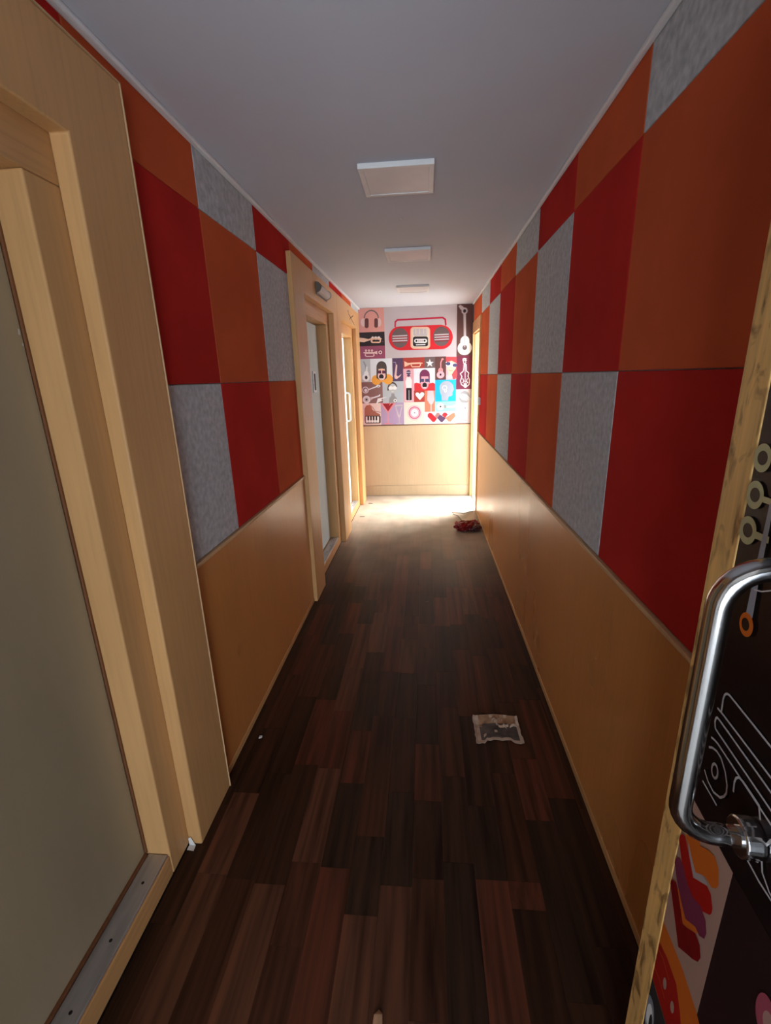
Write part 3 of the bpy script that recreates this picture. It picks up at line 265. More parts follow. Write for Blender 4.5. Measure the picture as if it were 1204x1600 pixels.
DOORART=[('P','darkbrown',(0.1858,0.8784),(0.4331,0.8863),(0.288,0.4589),(0.1842,0.5831)),
('P','beige',(0.0278,0.8169),(0.0735,0.882),(0.1858,0.8784),(0.1842,0.5831),(0.1771,0.4035),(0.106,0.2349),(0.0497,0.5655)),
('P','d_orange',(0.0238,0.5723),(0.0542,0.586),(0.0906,0.5896),(0.1337,0.5917),(0.1799,0.5837),(0.2181,0.5634),(0.164,0.443),(0.0455,0.5075)),
('P','d_red',(0.0097,0.5017),(0.0495,0.5313),(0.0902,0.5434),(0.1261,0.5428),(0.15,0.5141),(0.1748,0.4671),(0.1493,0.4279),(0.0497,0.44),(0.0083,0.4261)),
('P','charcoal',(-0.0144,0.3873),(0.0478,0.4365),(0.1241,0.4337),(0.1556,0.4242),(0.0516,0.1928)),
('S','d_orange',0.0012,(0.0494,0.5139),(0.0807,0.5233),(0.107,0.5169)),
('S','d_orange',0.0012,(0.051,0.4639),(0.0809,0.4721),(0.1053,0.4659)),
('S','d_orange',0.0012,(0.0513,0.4392),(0.1225,0.4305)),
('E','beige',0.0984,0.4915,0.0056,0.012),
('E','beige',0.1291,0.4888,0.0057,0.0116),
('E','d_grey',0.0725,0.3573,0.0196,0.0418),
('E','white',0.0751,0.3551,0.0112,0.0293),
('E','charcoal',0.0815,0.3492,0.0055,0.0224),
('P','d_orange',(0.0593,0.8308),(0.0659,0.8521),(0.0786,0.8535),(0.0928,0.836),(0.1017,0.8469),(0.1141,0.8336),(0.1321,0.8493),(0.1477,0.8572),(0.1607,0.8497),(0.1674,0.8291),(0.1642,0.8174),(0.1553,0.8065),(0.1392,0.8044),(0.1271,0.794),(0.115,0.7813),(0.0988,0.7921),(0.0839,0.7975),(0.0711,0.8091)),
('P','d_mist',(0.0829,0.8073),(0.0988,0.7921),(0.115,0.7813),(0.1331,0.7997),(0.1442,0.8009),(0.1461,0.7972),(0.112,0.7647),(0.0949,0.7842)),
('P','d_red',(0.0602,0.7785),(0.0604,0.788),(0.0655,0.798),(0.073,0.8032),(0.0801,0.7982),(0.0942,0.7861),(0.1132,0.7677),(0.1456,0.7964),(0.1569,0.7959),(0.1664,0.7813),(0.1668,0.7713),(0.1637,0.7639),(0.1497,0.7488),(0.1248,0.7259),(0.1039,0.7232),(0.0774,0.7551)),
('P','d_orange',(0.0806,0.695),(0.087,0.7045),(0.1043,0.6946),(0.1203,0.6871),(0.1462,0.7112),(0.1482,0.6989),(0.1247,0.6736),(0.1103,0.6624),(0.095,0.6805)),
('P','d_plum',(0.059,0.7304),(0.0635,0.7438),(0.0715,0.7515),(0.0825,0.7535),(0.1031,0.7393),(0.1211,0.7372),(0.1418,0.749),(0.1586,0.745),(0.1662,0.7299),(0.1647,0.7149),(0.153,0.7026),(0.1408,0.7026),(0.1159,0.6801),(0.1019,0.688),(0.0766,0.7072)),
('P','d_dkred',(0.0596,0.6799),(0.061,0.688),(0.0657,0.6953),(0.0756,0.7028),(0.0937,0.6845),(0.1125,0.6628),(0.1247,0.6736),(0.1439,0.6932),(0.1585,0.6919),(0.1663,0.6767),(0.1627,0.6609),(0.1508,0.6467),(0.1133,0.6106),(0.0875,0.6446)),
('E','d_rose',0.2865,0.7853,0.0165,0.029),
('E','d_blush',0.2942,0.7843,0.0109,0.0158),
('S','offwhite',0.0032,(0.0982,1.0668),(0.0964,1.086),(0.0977,1.0935),(0.0999,1.0971),(0.1033,1.0999),(0.1076,1.1012),(0.1968,1.0981),(0.2733,1.0966)),
('S','offwhite',0.0032,(0.0886,1.0645),(0.0987,1.0653),(0.2079,1.0635),(0.2844,1.0616)),
('S','offwhite',0.0032,(0.0927,1.0331),(0.0892,1.0418),(0.0899,1.0483),(0.0928,1.0515),(0.0987,1.0519),(0.2132,1.0472),(0.2903,1.043)),
('S','offwhite',0.0032,(0.0927,1.0331),(0.1006,1.0323),(0.2196,1.0271),(0.2965,1.0234)),
('S','offwhite',0.0032,(0.0883,1.0132),(0.0967,1.016),(0.1055,1.0172),(0.1591,1.0145),(0.2246,1.0114),(0.3014,1.0082)),
('S','offwhite',0.0032,(0.0879,0.9947),(0.0954,1.0011),(0.1064,1.0052),(0.1186,1.0042),(0.132,0.9941),(0.1412,0.9804),(0.1431,0.9686),(0.1403,0.9596),(0.1333,0.9499),(0.1176,0.9427),(0.1008,0.9455),(0.0883,0.9536)),
('E','offwhite',0.111,0.9742,0.0092,0.0125),
('E','black3',0.111,0.9742,0.0055,0.0088),
('S','offwhite',0.0032,(0.0897,0.9339),(0.1302,0.9321)),
('S','offwhite',0.0032,(0.1557,0.9844),(0.1536,0.9993),(0.1549,1.0073),(0.1595,1.0131),(0.1689,1.0155),(0.2022,1.0142),(0.2093,0.9992)),
('P','offwhite',(0.1971,0.9281),(0.2202,0.9584),(0.2235,0.9755),(0.2301,0.9945),(0.2415,1.009),(0.2429,1.0048),(0.2319,0.9889),(0.2266,0.9759),(0.2253,0.9561),(0.2222,0.9453),(0.209,0.9361)),
('S','offwhite',0.0032,(0.1993,0.929),(0.2306,0.9262),(0.2672,0.929),(0.311,0.9271)),
('S','offwhite',0.0032,(0.2261,0.9571),(0.2318,0.9428),(0.2475,0.9339),(0.2664,0.9314),(0.302,0.9289)),
('E','d_olive',0.0772,1.4251,0.0172,0.0179),
('E','black3',0.0776,1.4252,0.0098,0.009),
('E','d_olive',0.077,1.3778,0.0176,0.0182),
('E','black3',0.0774,1.3779,0.01,0.0092),
('E','d_olive',0.0771,1.3304,0.018,0.0186),
('E','black3',0.0775,1.3306,0.0102,0.0094),
('P','d_olive',(0.0926,1.3805),(0.1314,1.3818),(0.1336,1.3749),(0.094,1.3728)),
('P','d_olive',(0.0916,1.3346),(0.1198,1.3363),(0.1205,1.3278),(0.0921,1.325)),
('P','d_grey',(0.1082,1.3754),(0.1162,1.3776),(0.1177,1.3057),(0.1076,1.3015)),
('P','d_grey',(0.1076,1.298),(0.1173,1.3055),(0.1213,1.2275),(0.1075,1.2198)),
('E','d_orange',0.1126,1.2132,0.0142,0.0161),
('E','black3',0.1111,1.2128,0.0081,0.0085),
('S','offwhite',0.0018,(0.1136,1.2634),(0.1277,1.2677),(0.1461,1.2782))]# ------------------------------------------------------------------ floor
fl = empty('floor'); tag(fl, 'dark brown three-tone laminate strip floor running down the corridor', 'floor', kind='structure')
box('subfloor', MT['screed'], (-.974, .88, -.25, DY, -.085, -.0125), fl)
TONES = dict(D=(.042, .017, .009), M=(.060, .022, .011), R=(.076, .024, .012), L=(.094, .037, .019), K=(.034, .016, .009))
unit = MB().box(0, 1, 0, 1, -.012, 0)
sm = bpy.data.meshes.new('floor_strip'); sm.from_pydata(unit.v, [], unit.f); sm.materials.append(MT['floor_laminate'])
bm = bmesh.new(); bm.from_mesh(sm); bmesh.ops.recalc_face_normals(bm, faces=bm.faces); bm.to_mesh(sm); bm.free()
KN = {(-7, 1): (1.05, 1.355, 'L'), (-4, 1): (1.105, 1.487, 'L'), (-2, 1): (1.207, 1.80, 'M'), (-2, 2): (.961, 1.207, 'K'), (-2, 3): (.50, .961, 'L'),
      (-3, 2): (1.093, 1.42, 'K'), (-3, 3): (.62, 1.093, 'R'), (2, 1): (1.086, 1.347, 'K'), (2, 2): (.62, 1.086, 'R'), (-5, 2): (.60, 1.03, 'L'), (3, 1): (1.087, 1.5, 'M'), (3, 2): (.6, 1.007, 'D'), (-8, 1): (.9, 1.3, 'D'), (-6, 3): (1.04, 1.45, 'D'), (4, 1): (.8, 1.3, 'K')}
cols = {}
for (c, k), (a, b, t) in KN.items(): cols.setdefault(c, []).append((a, b, t))
for c in range(-8, 7):
    x0 = max(-.05+.1*c-.0, -.8225); x1 = min(-.05+.1*(c+1), .5995)
    if x1-x0 < .01: continue
    segs = sorted(cols.get(c, [])); y = -.249; out = []
    fixed = list(segs)
    while y < DY-.004:
        if fixed and y >= fixed[0][0]-1e-6:
            a, b, t = fixed.pop(0); out.append((y, b, t)); y = b; continue
        n = random.choice((.28, .34, .4, .47, .55)) if y > -.2 else random.uniform(.1, .5)
        e = y+n
        lim = fixed[0][0] if fixed else DY-.004
        if e > lim-.12: e = lim
        out.append((y, e, random.choices('DMRLK', (5, 4, 3, 1.4, 3))[0])); y = e
    for a, b, t in out:
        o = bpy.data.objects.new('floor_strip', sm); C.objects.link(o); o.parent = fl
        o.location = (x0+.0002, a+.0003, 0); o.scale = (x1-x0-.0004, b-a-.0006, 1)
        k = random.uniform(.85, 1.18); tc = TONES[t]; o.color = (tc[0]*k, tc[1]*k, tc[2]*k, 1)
# ------------------------------------------------------------------ ceiling
ce = empty('ceiling'); tag(ce, 'flat white painted plaster ceiling over the corridor', 'ceiling', kind='structure')
box('plaster', MT['ceiling_paint'], (-.97, .90, -.25, DY+.12, H, H+.1), ce)
for nm, x0, x1, lb in (('trim_1', LX+.001, LX+.024, 'white painted bead along the left ceiling edge'), ('trim_2', RX-.020, RX-.001, 'white painted bead along the right ceiling edge')):
    o = box(nm, MT['white_paint'], (x0, x1, -.13, DY-.016, H-.016, H-.0005), None, .005); tag(o, lb, 'ceiling trim', kind='structure')
# ------------------------------------------------------------------ left wall with three door openings
WL = empty('wall_left'); tag(WL, 'left corridor wall with felt squares above beech wainscot and three doorways', 'wall', kind='structure')
MODS = [.168, 3.215, 4.555]                                     # near edge of each door surround opening; opening is .975 long
mb = MB(); xa, xb = -.975, -.8235; ys = -.25
for y0 in MODS:
    mb.box(xa, xb, ys, y0-.012, -.0123, H); mb.box(xa, xb, y0-.012, y0+.987, 2.095, H); mb.box(xa, -.9415, y0-.012, y0+.987, -.0123, 2.095); ys = y0+.987
mb.box(xa, xb, ys, DY+.12, -.0123, H); mb.build('masonry', MT['white_paint'], WL)
FC = {'R': MT['felt_red'], 'O': MT['felt_orange'], 'G': MT['felt_grey']}
def felt(parent, side, ya, yb, za, zb, key):
    g = .0012
    if side == 'L': b = (LX-.015, LX, ya+g, yb-g, za+g, zb-g)
    else: b = (RX, RX+.0145, ya+g, yb-g, za+g, zb-g)
    o = box('felt_panel', FC[key], b, parent, .003)
    o['label'] = {'R': 'dark red felt square', 'O': 'burnt orange felt square', 'G': 'mottled grey felt square'}[key]
lj = [-.13, .01, .62, 1.232, 1.835, 2.424, 3.03, 3.63, 4.23, 4.84, 5.42, DY-.014]
rowc = {'1': 'GRO', '2': 'ROG', '3': 'OGR'}
for i, (a, b) in enumerate(zip(lj, lj[1:])):
    k = (i-3) % 3
    if 2 <= i+1 <= 6 or a < .0:
        for z0, z1, rk in ((ZW+.004, ZM, '1'), (ZM, ZJ, '2')):
            aa = max(a, 1.383) if a >= .6 else a; bb = min(b, 2.936)
            if bb > .0 and aa < .0: bb = min(bb, -.07)
            if b <= .7 and a >= 0: continue
            if bb-aa > .02 and not (aa < 1.38 and bb > .0) and aa < 2.93: felt(WL, 'L', aa, bb, z0, z1, rowc[rk][k])
    felt(WL, 'L', a, b, ZJ if 1.38 <= a < 2.9 and False else max(ZJ, 2.139), H-.001, rowc['3'][k])
# wainscot between the door surrounds
WX = LX+.004
def wains(parent, x0, x1, ya, yb, xc0, xc1, xs0, xs1):
    box('wainscot_panel', MT['beech_veneer'], (x0, x1, ya, yb, .034, ZW-.012), parent, .001)
    box('cap_rail', MT['beech_lipping'], (xc0, xc1, ya, yb, ZW-.011, ZW+.003), parent, .0025)
    box('skirting', MT['beech_across'], (xs0, xs1, ya, yb, .004, .033), parent, .0015)
wains(WL, LX-.015, WX, 1.382, 2.937, LX-.015, WX+.007, LX-.015, WX+.003)
wains(WL, LX-.015, WX, -.249, -.08, LX-.015, WX+.007, LX-.015, WX+.003)
# ------------------------------------------------------------------ door surrounds on the left
def left_door(name, y0, film, label, ya, yb, ztop):
    d = empty(name, (0, 0, 0)); tag(d, label, 'door', kind='structure')
    yo = y0+.975; X1 = -.778; X0 = -.8262; xr = -.8263
    fr = MB(); fr.box(X0, X1, ya, y0, .0008, 2.074); fr.box(X0, X1, yo, yb, .0008, 2.074)
    fr = MB()                                              # one U-shaped board: outline with the opening left out
    for x in (X0, X1): fr.v += [(x, ya, .0008), (x, ya, ztop), (x, yb, ztop), (x, yb, .0008), (x, yo, .0008), (x, yo, 2.074), (x, y0, 2.074), (x, y0, .0008)]
    for q in ((0, 1, 6, 7), (1, 2, 5, 6), (2, 3, 4, 5)): fr.f += [q, tuple(i+8 for i in q[::-1])]; fr.mi += [0, 0]
    for i in range(8): fr.f.append((i, (i+1) % 8, (i+1) % 8+8, i+8)); fr.mi.append(0)
    fr.build('casing', MT['beech_frame'], d, .005, seg=3)
    lp = MB().box(X0, X1+.0025, yb+.0003, yb+.0035, .0008, ztop+.003).box(X0, X1+.0025, ya-.0035, ya-.0003, .0008, ztop+.003).box(X0, X1+.0025, ya-.003, yb+.003, ztop+.0003, ztop+.0032)
    if ztop == 2.278: lp.build('edge_lipping', MT['beech_lipping'], d)
    # recessed inner frame
    a, b = y0+.10, y0+.875
    fi = MB(); fi.box(-.94, xr, y0-.008, a, .0008, 1.974); fi.box(-.94, xr, b, yo+.008, .0008, 1.974)
    fi.build('inner_jamb', MT['beech_frame'], d, .005, seg=3)
    box('inner_head', MT['beech_across'], (-.94, xr, y0-.008, yo+.008, 1.9745, 2.09), d, .003)
    # threshold with metal strip
    box('threshold', MT['beech_across'], (-.94, xr-.0015, a+.0005, b-.0005, .0008, .076), d, .002)
    ms = box('metal_strip', MT['aluminium'], (-.897, xr-.006, a+.002, b-.002, .0762, .084), d, .0025)
    for k in range(5):
        yy = a+.09+k*(b-a-.18)/4
        MB().tube([(-.862, yy, .0838), (-.862, yy, .0848)], .0045, 10).build('screw', MT['rubber_black'], ms)
    # leaf
    lf = box('glazed_leaf', film, (-.938, -.906, a+.004, b-(.045 if ztop != 2.278 else .006), .088, 1.966), d, .002)
    box('black_backing', MT['rubber_black'], (-.940, -.9385, a+.001, b-.001, .086, 1.97), d)  # thin black sheet behind the leaf, shows in the gap at its edge
    if ztop == 2.278:
        box('glazing_bead', MT['mahogany_strip'], (-.9055, -.899, b-.006, b-.0007, .09, 1.966), d)
        box('bottom_bead', MT['mahogany_strip'], (-.9055, -.8985, a+.002, b-.008, .0765, .092), d)
    return d
d1 = left_door('door_1', MODS[0], MT['film_olive'], 'nearest left door, olive-grey glazed leaf in stepped beech frame', -.067, 1.38, 2.278)
MB().poly([(-.9055, 1.026, 1.652), (-.9055, 1.031, 1.650), (-.9055, 1.033, 1.662), (-.9055, 1.028, 1.664)]).poly([(-.9055, 1.030, 1.628), (-.9055, 1.0345, 1.627), (-.9055, 1.035, 1.633), (-.9055, 1.031, 1.634)]).build('tape_scrap', MT['paper'], d1)
MB().poly([(-.822, 1.1385, .001), (-.800, 1.1385, .001), (-.806, 1.1385, .016), (-.813, 1.1385, .036), (-.822, 1.1385, .030)]).poly([(-.822, 1.141, .001), (-.800, 1.141, .001), (-.797, 1.118, .0012), (-.822, 1.120, .0012)]).build('putty_patch', MT['putty'], d1)
d2 = left_door('door_2', MODS[1], MT['film_pale'], 'middle left door, pale glazed leaf with flush lock plate, under the wall light', 2.940, 4.372, 2.262)
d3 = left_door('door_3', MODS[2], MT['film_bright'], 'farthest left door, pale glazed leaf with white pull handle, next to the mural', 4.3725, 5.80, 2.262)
for z0_, z1_, k_ in ((ZW+.004, ZM, 'R'), (ZM, ZJ, 'G')): felt(WL, 'L', 5.806, DY-.016, z0_, z1_, k_)
wains(WL, LX-.015, WX-.001, 5.806, DY-.016, LX-.015, WX+.001, LX-.015, WX+.0005)
pl = box('lock_plate', MT['aluminium'], (-.9055, -.899, 3.80, 3.90, 1.43, 1.60), d2, .002)
box('lock_slot', MT['rubber_black'], (-.8985, -.8975, 3.825, 3.875, 1.45, 1.58), pl)
# pull handle of the third door
h = MB(); pts = [(-.906, 5.26, 1.07), (-.865, 5.26, 1.07)]+[(-.865+.02*math.sin(t), 5.26, 1.09-.02*math.cos(t)) for t in (.4, .8, 1.2, 1.57)]+[(-.845, 5.26, 1.2), (-.845, 5.26, 1.36)]+[(-.865+.02*math.cos(t), 5.26, 1.36+.02*math.sin(t)) for t in (.4, .8, 1.2, 1.57)]+[(-.906, 5.26, 1.38)]
h.tube(pts, .011, 10).build('pull_handle', MT['plastic_white'], d3, smooth=True)
# pen scribble over the third door
def pen(pts, wd=.006):
    m = MB()
    for (a, b), (c, e) in zip(pts, pts[1:]):
        dv = Vector((c-a, e-b)).normalized(); n = Vector((-dv.y, dv.x))*wd/2
        m.poly([(-.7772, a+n.x, b+n.y), (-.7772, c+n.x, e+n.y), (-.7772, c-n.x, e-n.y), (-.7772, a-n.x, b-n.y)])
    return m
pm = pen([(4.99, 2.193), (5.05, 2.165), (5.15, 2.15), (5.28, 2.125), (5.41, 2.10)], .010); q = pen([(5.36, 2.19), (5.27, 2.168), (5.17, 2.15), (5.12, 2.133), (5.09, 2.118)], .009)
n = len(pm.v); pm.v += q.v; pm.f += [tuple(i+n for i in f_) for f_ in q.f]; pm.mi += q.mi
q = pen([(5.0, 2.20), (5.03, 2.185)], .016); n = len(pm.v); pm.v += q.v; pm.f += [tuple(i+n for i in f_) for f_ in q.f]; pm.mi += q.mi
pm.build('pen_scribble', MT['ink'], d3)
# ------------------------------------------------------------------ wall light over door 2
wl = empty('wall_light', (-.7778, 3.55, 2.17)); tag(wl, 'half-round ribbed wall light with dark end cap above the middle left door', 'wall light')
def half(y0, y1, r_, n=14, ribs=False):
    m = MB(); A = []
    for k in range(n+1):
        a = -math.pi/2+math.pi*k/n; rr = r_*(1+(.035 if ribs and k % 2 else 0)); A.append((rr*math.cos(a)*1.15, rr*math.sin(a)))
    i0 = len(m.v)
    m.v += [(x, y0, z) for x, z in A]+[(x, y1, z) for x, z in A]; N = n+1
    for k in range(n): m.f.append((k, k+1, N+k+1, N+k)); m.mi.append(0)
    m.f.append(tuple(range(N))); m.f.append(tuple(range(N, 2*N))[::-1]); m.f.append((0, N, 2*N-1, N-1)); m.mi += [0]*3
    return m
half(.0, .022, .037).build('end_cap', MT['cap_dark'], wl, .002)
half(.0225, .355, .034, 22, True).build('diffuser', MT['ribbed_plastic'], wl)
half(.3555, .37, .037).build('end_cap', MT['cap_dark'], wl, .002)
box('base_plate', MT['cap_dark'], (-.0, .006, .0, .37, -.046, -.0372), wl)
# ------------------------------------------------------------------ right wall
WR = empty('wall_right'); tag(WR, 'right corridor wall with felt squares above beech wainscot, doorway at its far end', 'wall', kind='structure')
m = MB(); m.box(.60, .88, -.25, 5.262, -.0123, H); m.box(.60, .88, 5.262, 5.952, 2.012, H); m.box(.60, .88, 5.952, DY-.0002, -.0123, H); m.build('masonry', MT['white_paint'], WR)
rj = [-.13, .30, .918, 1.518, 2.118, 2.72, 3.335, 3.955, 4.575, 5.19]
r1, r2, r3 = 'RGO', 'ORG', 'GOR'
for i, (a, b) in enumerate(zip(rj, rj[1:])):
    k = (i-2) % 3
    felt(WR, 'R', a, b, ZW+.004, ZM, r1[k]); felt(WR, 'R', a, b, ZM, ZJ, r2[k]); felt(WR, 'R', a, b, ZJ, H-.001, r3[k])
k = (9-2) % 3
felt(WR, 'R', 5.19, DY-.016, ZJ, H-.001, r3[k])
wains(WR, RX-.004, RX+.0145, -.249, 5.188, RX-.011, RX+.0145, RX-.007, RX+.0145)
# doorway on the right (open to daylight)
d4 = empty('door_4'); tag(d4, 'open doorway at far right end of the corridor, beech frame, daylight coming in', 'doorway', kind='structure')
for ya_, yb_ in ((5.191, 5.268), (5.945, DY-.0185)): box('casing', MT['beech_frame'], (.573, .5995, ya_, yb_, .0008, 2.004), d4, .003)
box('head_casing', MT['beech_across'], (.573, .5995, 5.191, DY-.0185, 2.0045, 2.132), d4, .003)
MB().box(.600, .90, 5.2625, 5.275, .0008, 1.99).box(.600, .90, 5.940, 5.9515, .0008, 1.99).box(.600, .90, 5.2625, 5.9515, 1.9905, 2.0115).build('jamb_lining', MT['beech_lipping'], d4, .001)
box('sill', MT['aluminium'], (.6005, .90, 5.2755, 5.9395, -.008, .010), d4, .001)
# light switch beside the doorway
ls = box('light_switch', MT['plastic_white'], (.562, .5842, 5.075, 5.175, 1.222, 1.300), None, .002); tag(ls, 'small white switch plate on red felt beside the far right doorway', 'light switch')
box('rocker', MT['diffuser'], (.5595, .5618, 5.10, 5.15, 1.235, 1.287), ls, .001)
# ------------------------------------------------------------------ end wall
WB = empty('wall_back'); tag(WB, 'end wall of the corridor, beech panel below the printed mural', 'wall', kind='structure')
box('masonry', MT['white_paint'], (-.9745, .8795, DY+.0005, DY+.12, -.0123, H-.0005), WB)
box('wainscot_panel', MT['beech_daylit'], (LX-.014, RX-.0-.012, DY-.012, DY, .1435, .932), WB, .001)
box('plinth_board', MT['beech_daylit'], (LX-.014, RX-.012, DY-.012, DY, .004, .1405), WB, .001)
box('top_rail', MT['mahogany_strip'], (LX-.014, RX-.012, DY-.014, DY, .9325, .942), WB, .001)
mu = empty('printed_mural', (LX+.0, DY-.002, .944)); tag(mu, 'wall mural of coloured squares with red portable stereo, guitars, hearts and singers', 'mural')
sx = (RX-LX-.002)/1.39; sz = (H-.002-.944)/1.39
box('backing_sheet', pmat('mist', False), (.001, 1.39*sx-.001, -.004, .0015, .0, 1.39*sz), mu)
BL = {'portable_stereo': 'red portable stereo on a pale mauve ground', 'head_with_ear': 'grey head with an ear on bright blue', 'hearts': 'row of overlapping hearts on white'}
for nm, x0, z0, x1, z1, bc, shp in MURAL:
    g = [('P', bc, (x0, z0), (x1, z0), (x1, z1), (x0, z1))]
    o = flat_art('picture_of_'+nm, g+shp, lambda x, z, d: (x*sx, -.0042-d, z*sz), .0, .00012, mu, False)
    o['label'] = BL.get(nm, 'printed square showing '+nm.replace('_', ' '))
# ------------------------------------------------------------------ ceiling panel lights
proto = None
for y, lb in ((2.105, 'largest and nearest square ceiling panel light, unlit'), (3.37, 'middle of the three square ceiling panel lights, unlit'), (4.66, 'farthest ceiling panel light, nearest the mural, unlit')):
    if proto is None:
        t = empty('ceiling_light', (-.111, y, H)); S_, h_ = .152, .020
        fr = MB()
        for a, b, c_, e in ((-S_, S_, 0, .022), (-S_, S_, 2*S_-.022, 2*S_), (-S_, -S_+.022, .0221, 2*S_-.0221), (S_-.022, S_, .0221, 2*S_-.0221)): fr.box(a, b, c_, e, -h_, -.0004)
        fr.build('frame', MT['plastic_white'], t, .002); box('diffuser', MT['diffuser'], (-S_+.0222, S_-.0222, .0222, 2*S_-.0222, -h_+.003, -.001), t)
        kids = list(t.children); proto = t
    else:
        t = proto.copy(); C.objects.link(t); t.location.y = y
        for ch in kids: c_ = ch.copy(); C.objects.link(c_); c_.parent = t
    tag(t, lb, 'ceiling light', 'square panel lights along the ceiling')
mk = MB().tube([(-.125, 2.80, H-.0005), (-.125, 2.80, H-.004)], [.012, .010], 12).build('ceiling_plug', MT['paper']); tag(mk, 'tiny white plug on the ceiling between the first and second panel lights', 'plug')
# ------------------------------------------------------------------ entrance door leaf, folded open against the right wall
lf = empty('entrance_door', (.42275, .67918, 0), math.atan2(-.99756, -.06976)); tag(lf, 'open entrance door leaf at right edge, wood stile, dark printed face, steel pull handle', 'door')
box('stile', MT['worn_stile'], (0, .0598, 0, .038, .012, 2.03), lf, .002)
box('stile', MT['worn_stile'], (.8202, .88, 0, .038, .012, 2.03), lf, .002)
box('core', MT['beech_frame'], (.0603, .8197, .006, .038, .012, 2.03), lf)
gp = box('graphic_panel', pmat('black3', True), (.0603, .8197, .0012, .0058, .013, 2.029), lf, .0005); gp['label'] = 'glossy dark printed panel'
ar = flat_art('printed_artwork', [s for s in DOORART], lambda x, z, d: (x, .0010-d, z), .0, .00006, gp, True)
# clip the artwork to the panel
bm = bmesh.new(); bm.from_mesh(ar.data)
for co, no in (((.0608, 0, 0), (-1, 0, 0)), ((.8190, 0, 0), (1, 0, 0)), ((0, 0, .016), (0, 0, -1)), ((0, 0, 2.02), (0, 0, 1))):
    bmesh.ops.bisect_plane(bm, geom=bm.verts[:]+bm.edges[:]+bm.faces[:], plane_co=co, plane_no=no, clear_outer=True)
bm.to_mesh(ar.data); bm.free()
hx, so_, R_ = .208, .092, .045
z0, z1 = .968, 1.330
pts = [(hx, -.004, z0), (hx, -so_+R_, z0)]
for k in range(1, 9):
    a = k*math.pi/16; pts.append((hx, -so_+R_-R_*math.sin(a), z0+R_-R_*math.cos(a)))
for k in range(1, 6): pts.append((hx, -so_, z0+R_+(z1-z0-2*R_)*k/6))
for k in range(0, 9):
    a = k*math.pi/16; pts.append((hx, -so_+R_-R_*math.cos(a), z1-R_+R_*math.sin(a)))
pts += [(hx, -.004, z1)]
ph = MB().tube(pts, .0128, 28).build('pull_handle', MT['steel'], lf, smooth=True)
for z in (z0, z1): MB().tube([(hx, .0006, z), (hx, -.004, z), (hx, -.020, z), (hx, -.022, z)], [.0235, .0240, .0240, .022], 28).build('rose', MT['steel'], ph, .0008)
for z in (.25, 1.05, 1.85): MB().tube([(.886, .018, z-.05), (.886, .018, z+.05)], .006, 12).build('hinge', MT['steel'], lf)
# ------------------------------------------------------------------ loose things on the floor
def card():
    rnd = random.Random(3); t = empty('torn_cardboard', (.312, 1.73, .0006), math.radians(1)); tag(t, 'torn brown cardboard piece lying on the dark floor', 'cardboard scrap')
    nx, ny = 16, 10; W_, D_ = .102, .078
    def edge(i):   # bottom edge notch, top edge slightly bowed
        x = -1+2*i/nx
        lo = -1+(.22 if abs(x) < .52 else 0)+rnd.uniform(-.05, .05)+(.05*x); hi = 1-.06*abs(x)
        return lo, hi
    top = []; m = MB(); V = []
    for i in range(nx+1):
        lo, hi = edge(i); x = -1+2*i/nx
        for j in range(ny+1):
            yv = lo+(hi-lo)*j/ny; xx = x*W_*(1+(rnd.uniform(-.035, .02) if i in (0, nx) else 0))
            z = .003+.004*(1+math.cos(2.2*x))*(.4+.6*j/ny)+.012*max(0, (j/ny-.72))/.28+(.006 if i in (0, nx) else 0)+rnd.uniform(0, .0015)
            V.append((xx, yv*D_, z))
    n = len(V); m.v = V+[(x, y, z-.0022) for x, y, z in V]
    idx = lambda i, j: i*(ny+1)+j
    for i in range(nx):
        for j in range(ny):
            a = (idx(i, j), idx(i+1, j), idx(i+1, j+1), idx(i, j+1)); m.f.append(a)
            inner = 2 <= i < nx-1 and 1 <= j < ny-3 and rnd.random() > .06
            torn = i < 2 or j < 1 or i >= nx-1 or rnd.random() < .12
            m.mi.append(1 if inner else (2 if torn else 0)); m.f.append(tuple(q+n for q in a[::-1])); m.mi.append(0)
    for i in range(nx):
        for j in (0, ny): m.f.append((idx(i, j), idx(i+1, j), n+idx(i+1, j), n+idx(i, j))); m.mi.append(2)
    for j in range(ny):
        for i in (0, nx): m.f.append((idx(i, j), idx(i, j+1), n+idx(i, j+1), n+idx(i, j))); m.mi.append(2)
    m.build('board', [MT['cardboard'], MT['card_print'], MT['card_torn']], t)
    for k in range(7):   # curled shreds of the torn top ply
        x = rnd.uniform(-.07, .07); y = rnd.uniform(.0, .05); l = rnd.uniform(.01, .03)
        q = MB(); c = [(x+l*s/5, y+.004*math.sin(s), .017+.006*math.sin(s*.7+k)) for s in range(6)]
        for a, b in zip(c, c[1:]):
            q.poly([a, b, (b[0], b[1]+.010, b[2]+.004), (a[0], a[1]+.010, a[2]+.004)])
        o = q.build('torn_shred', MT['card_torn'], t); sl_ = o.modifiers.new('thick', 'SOLIDIFY'); sl_.thickness = .0008
card()
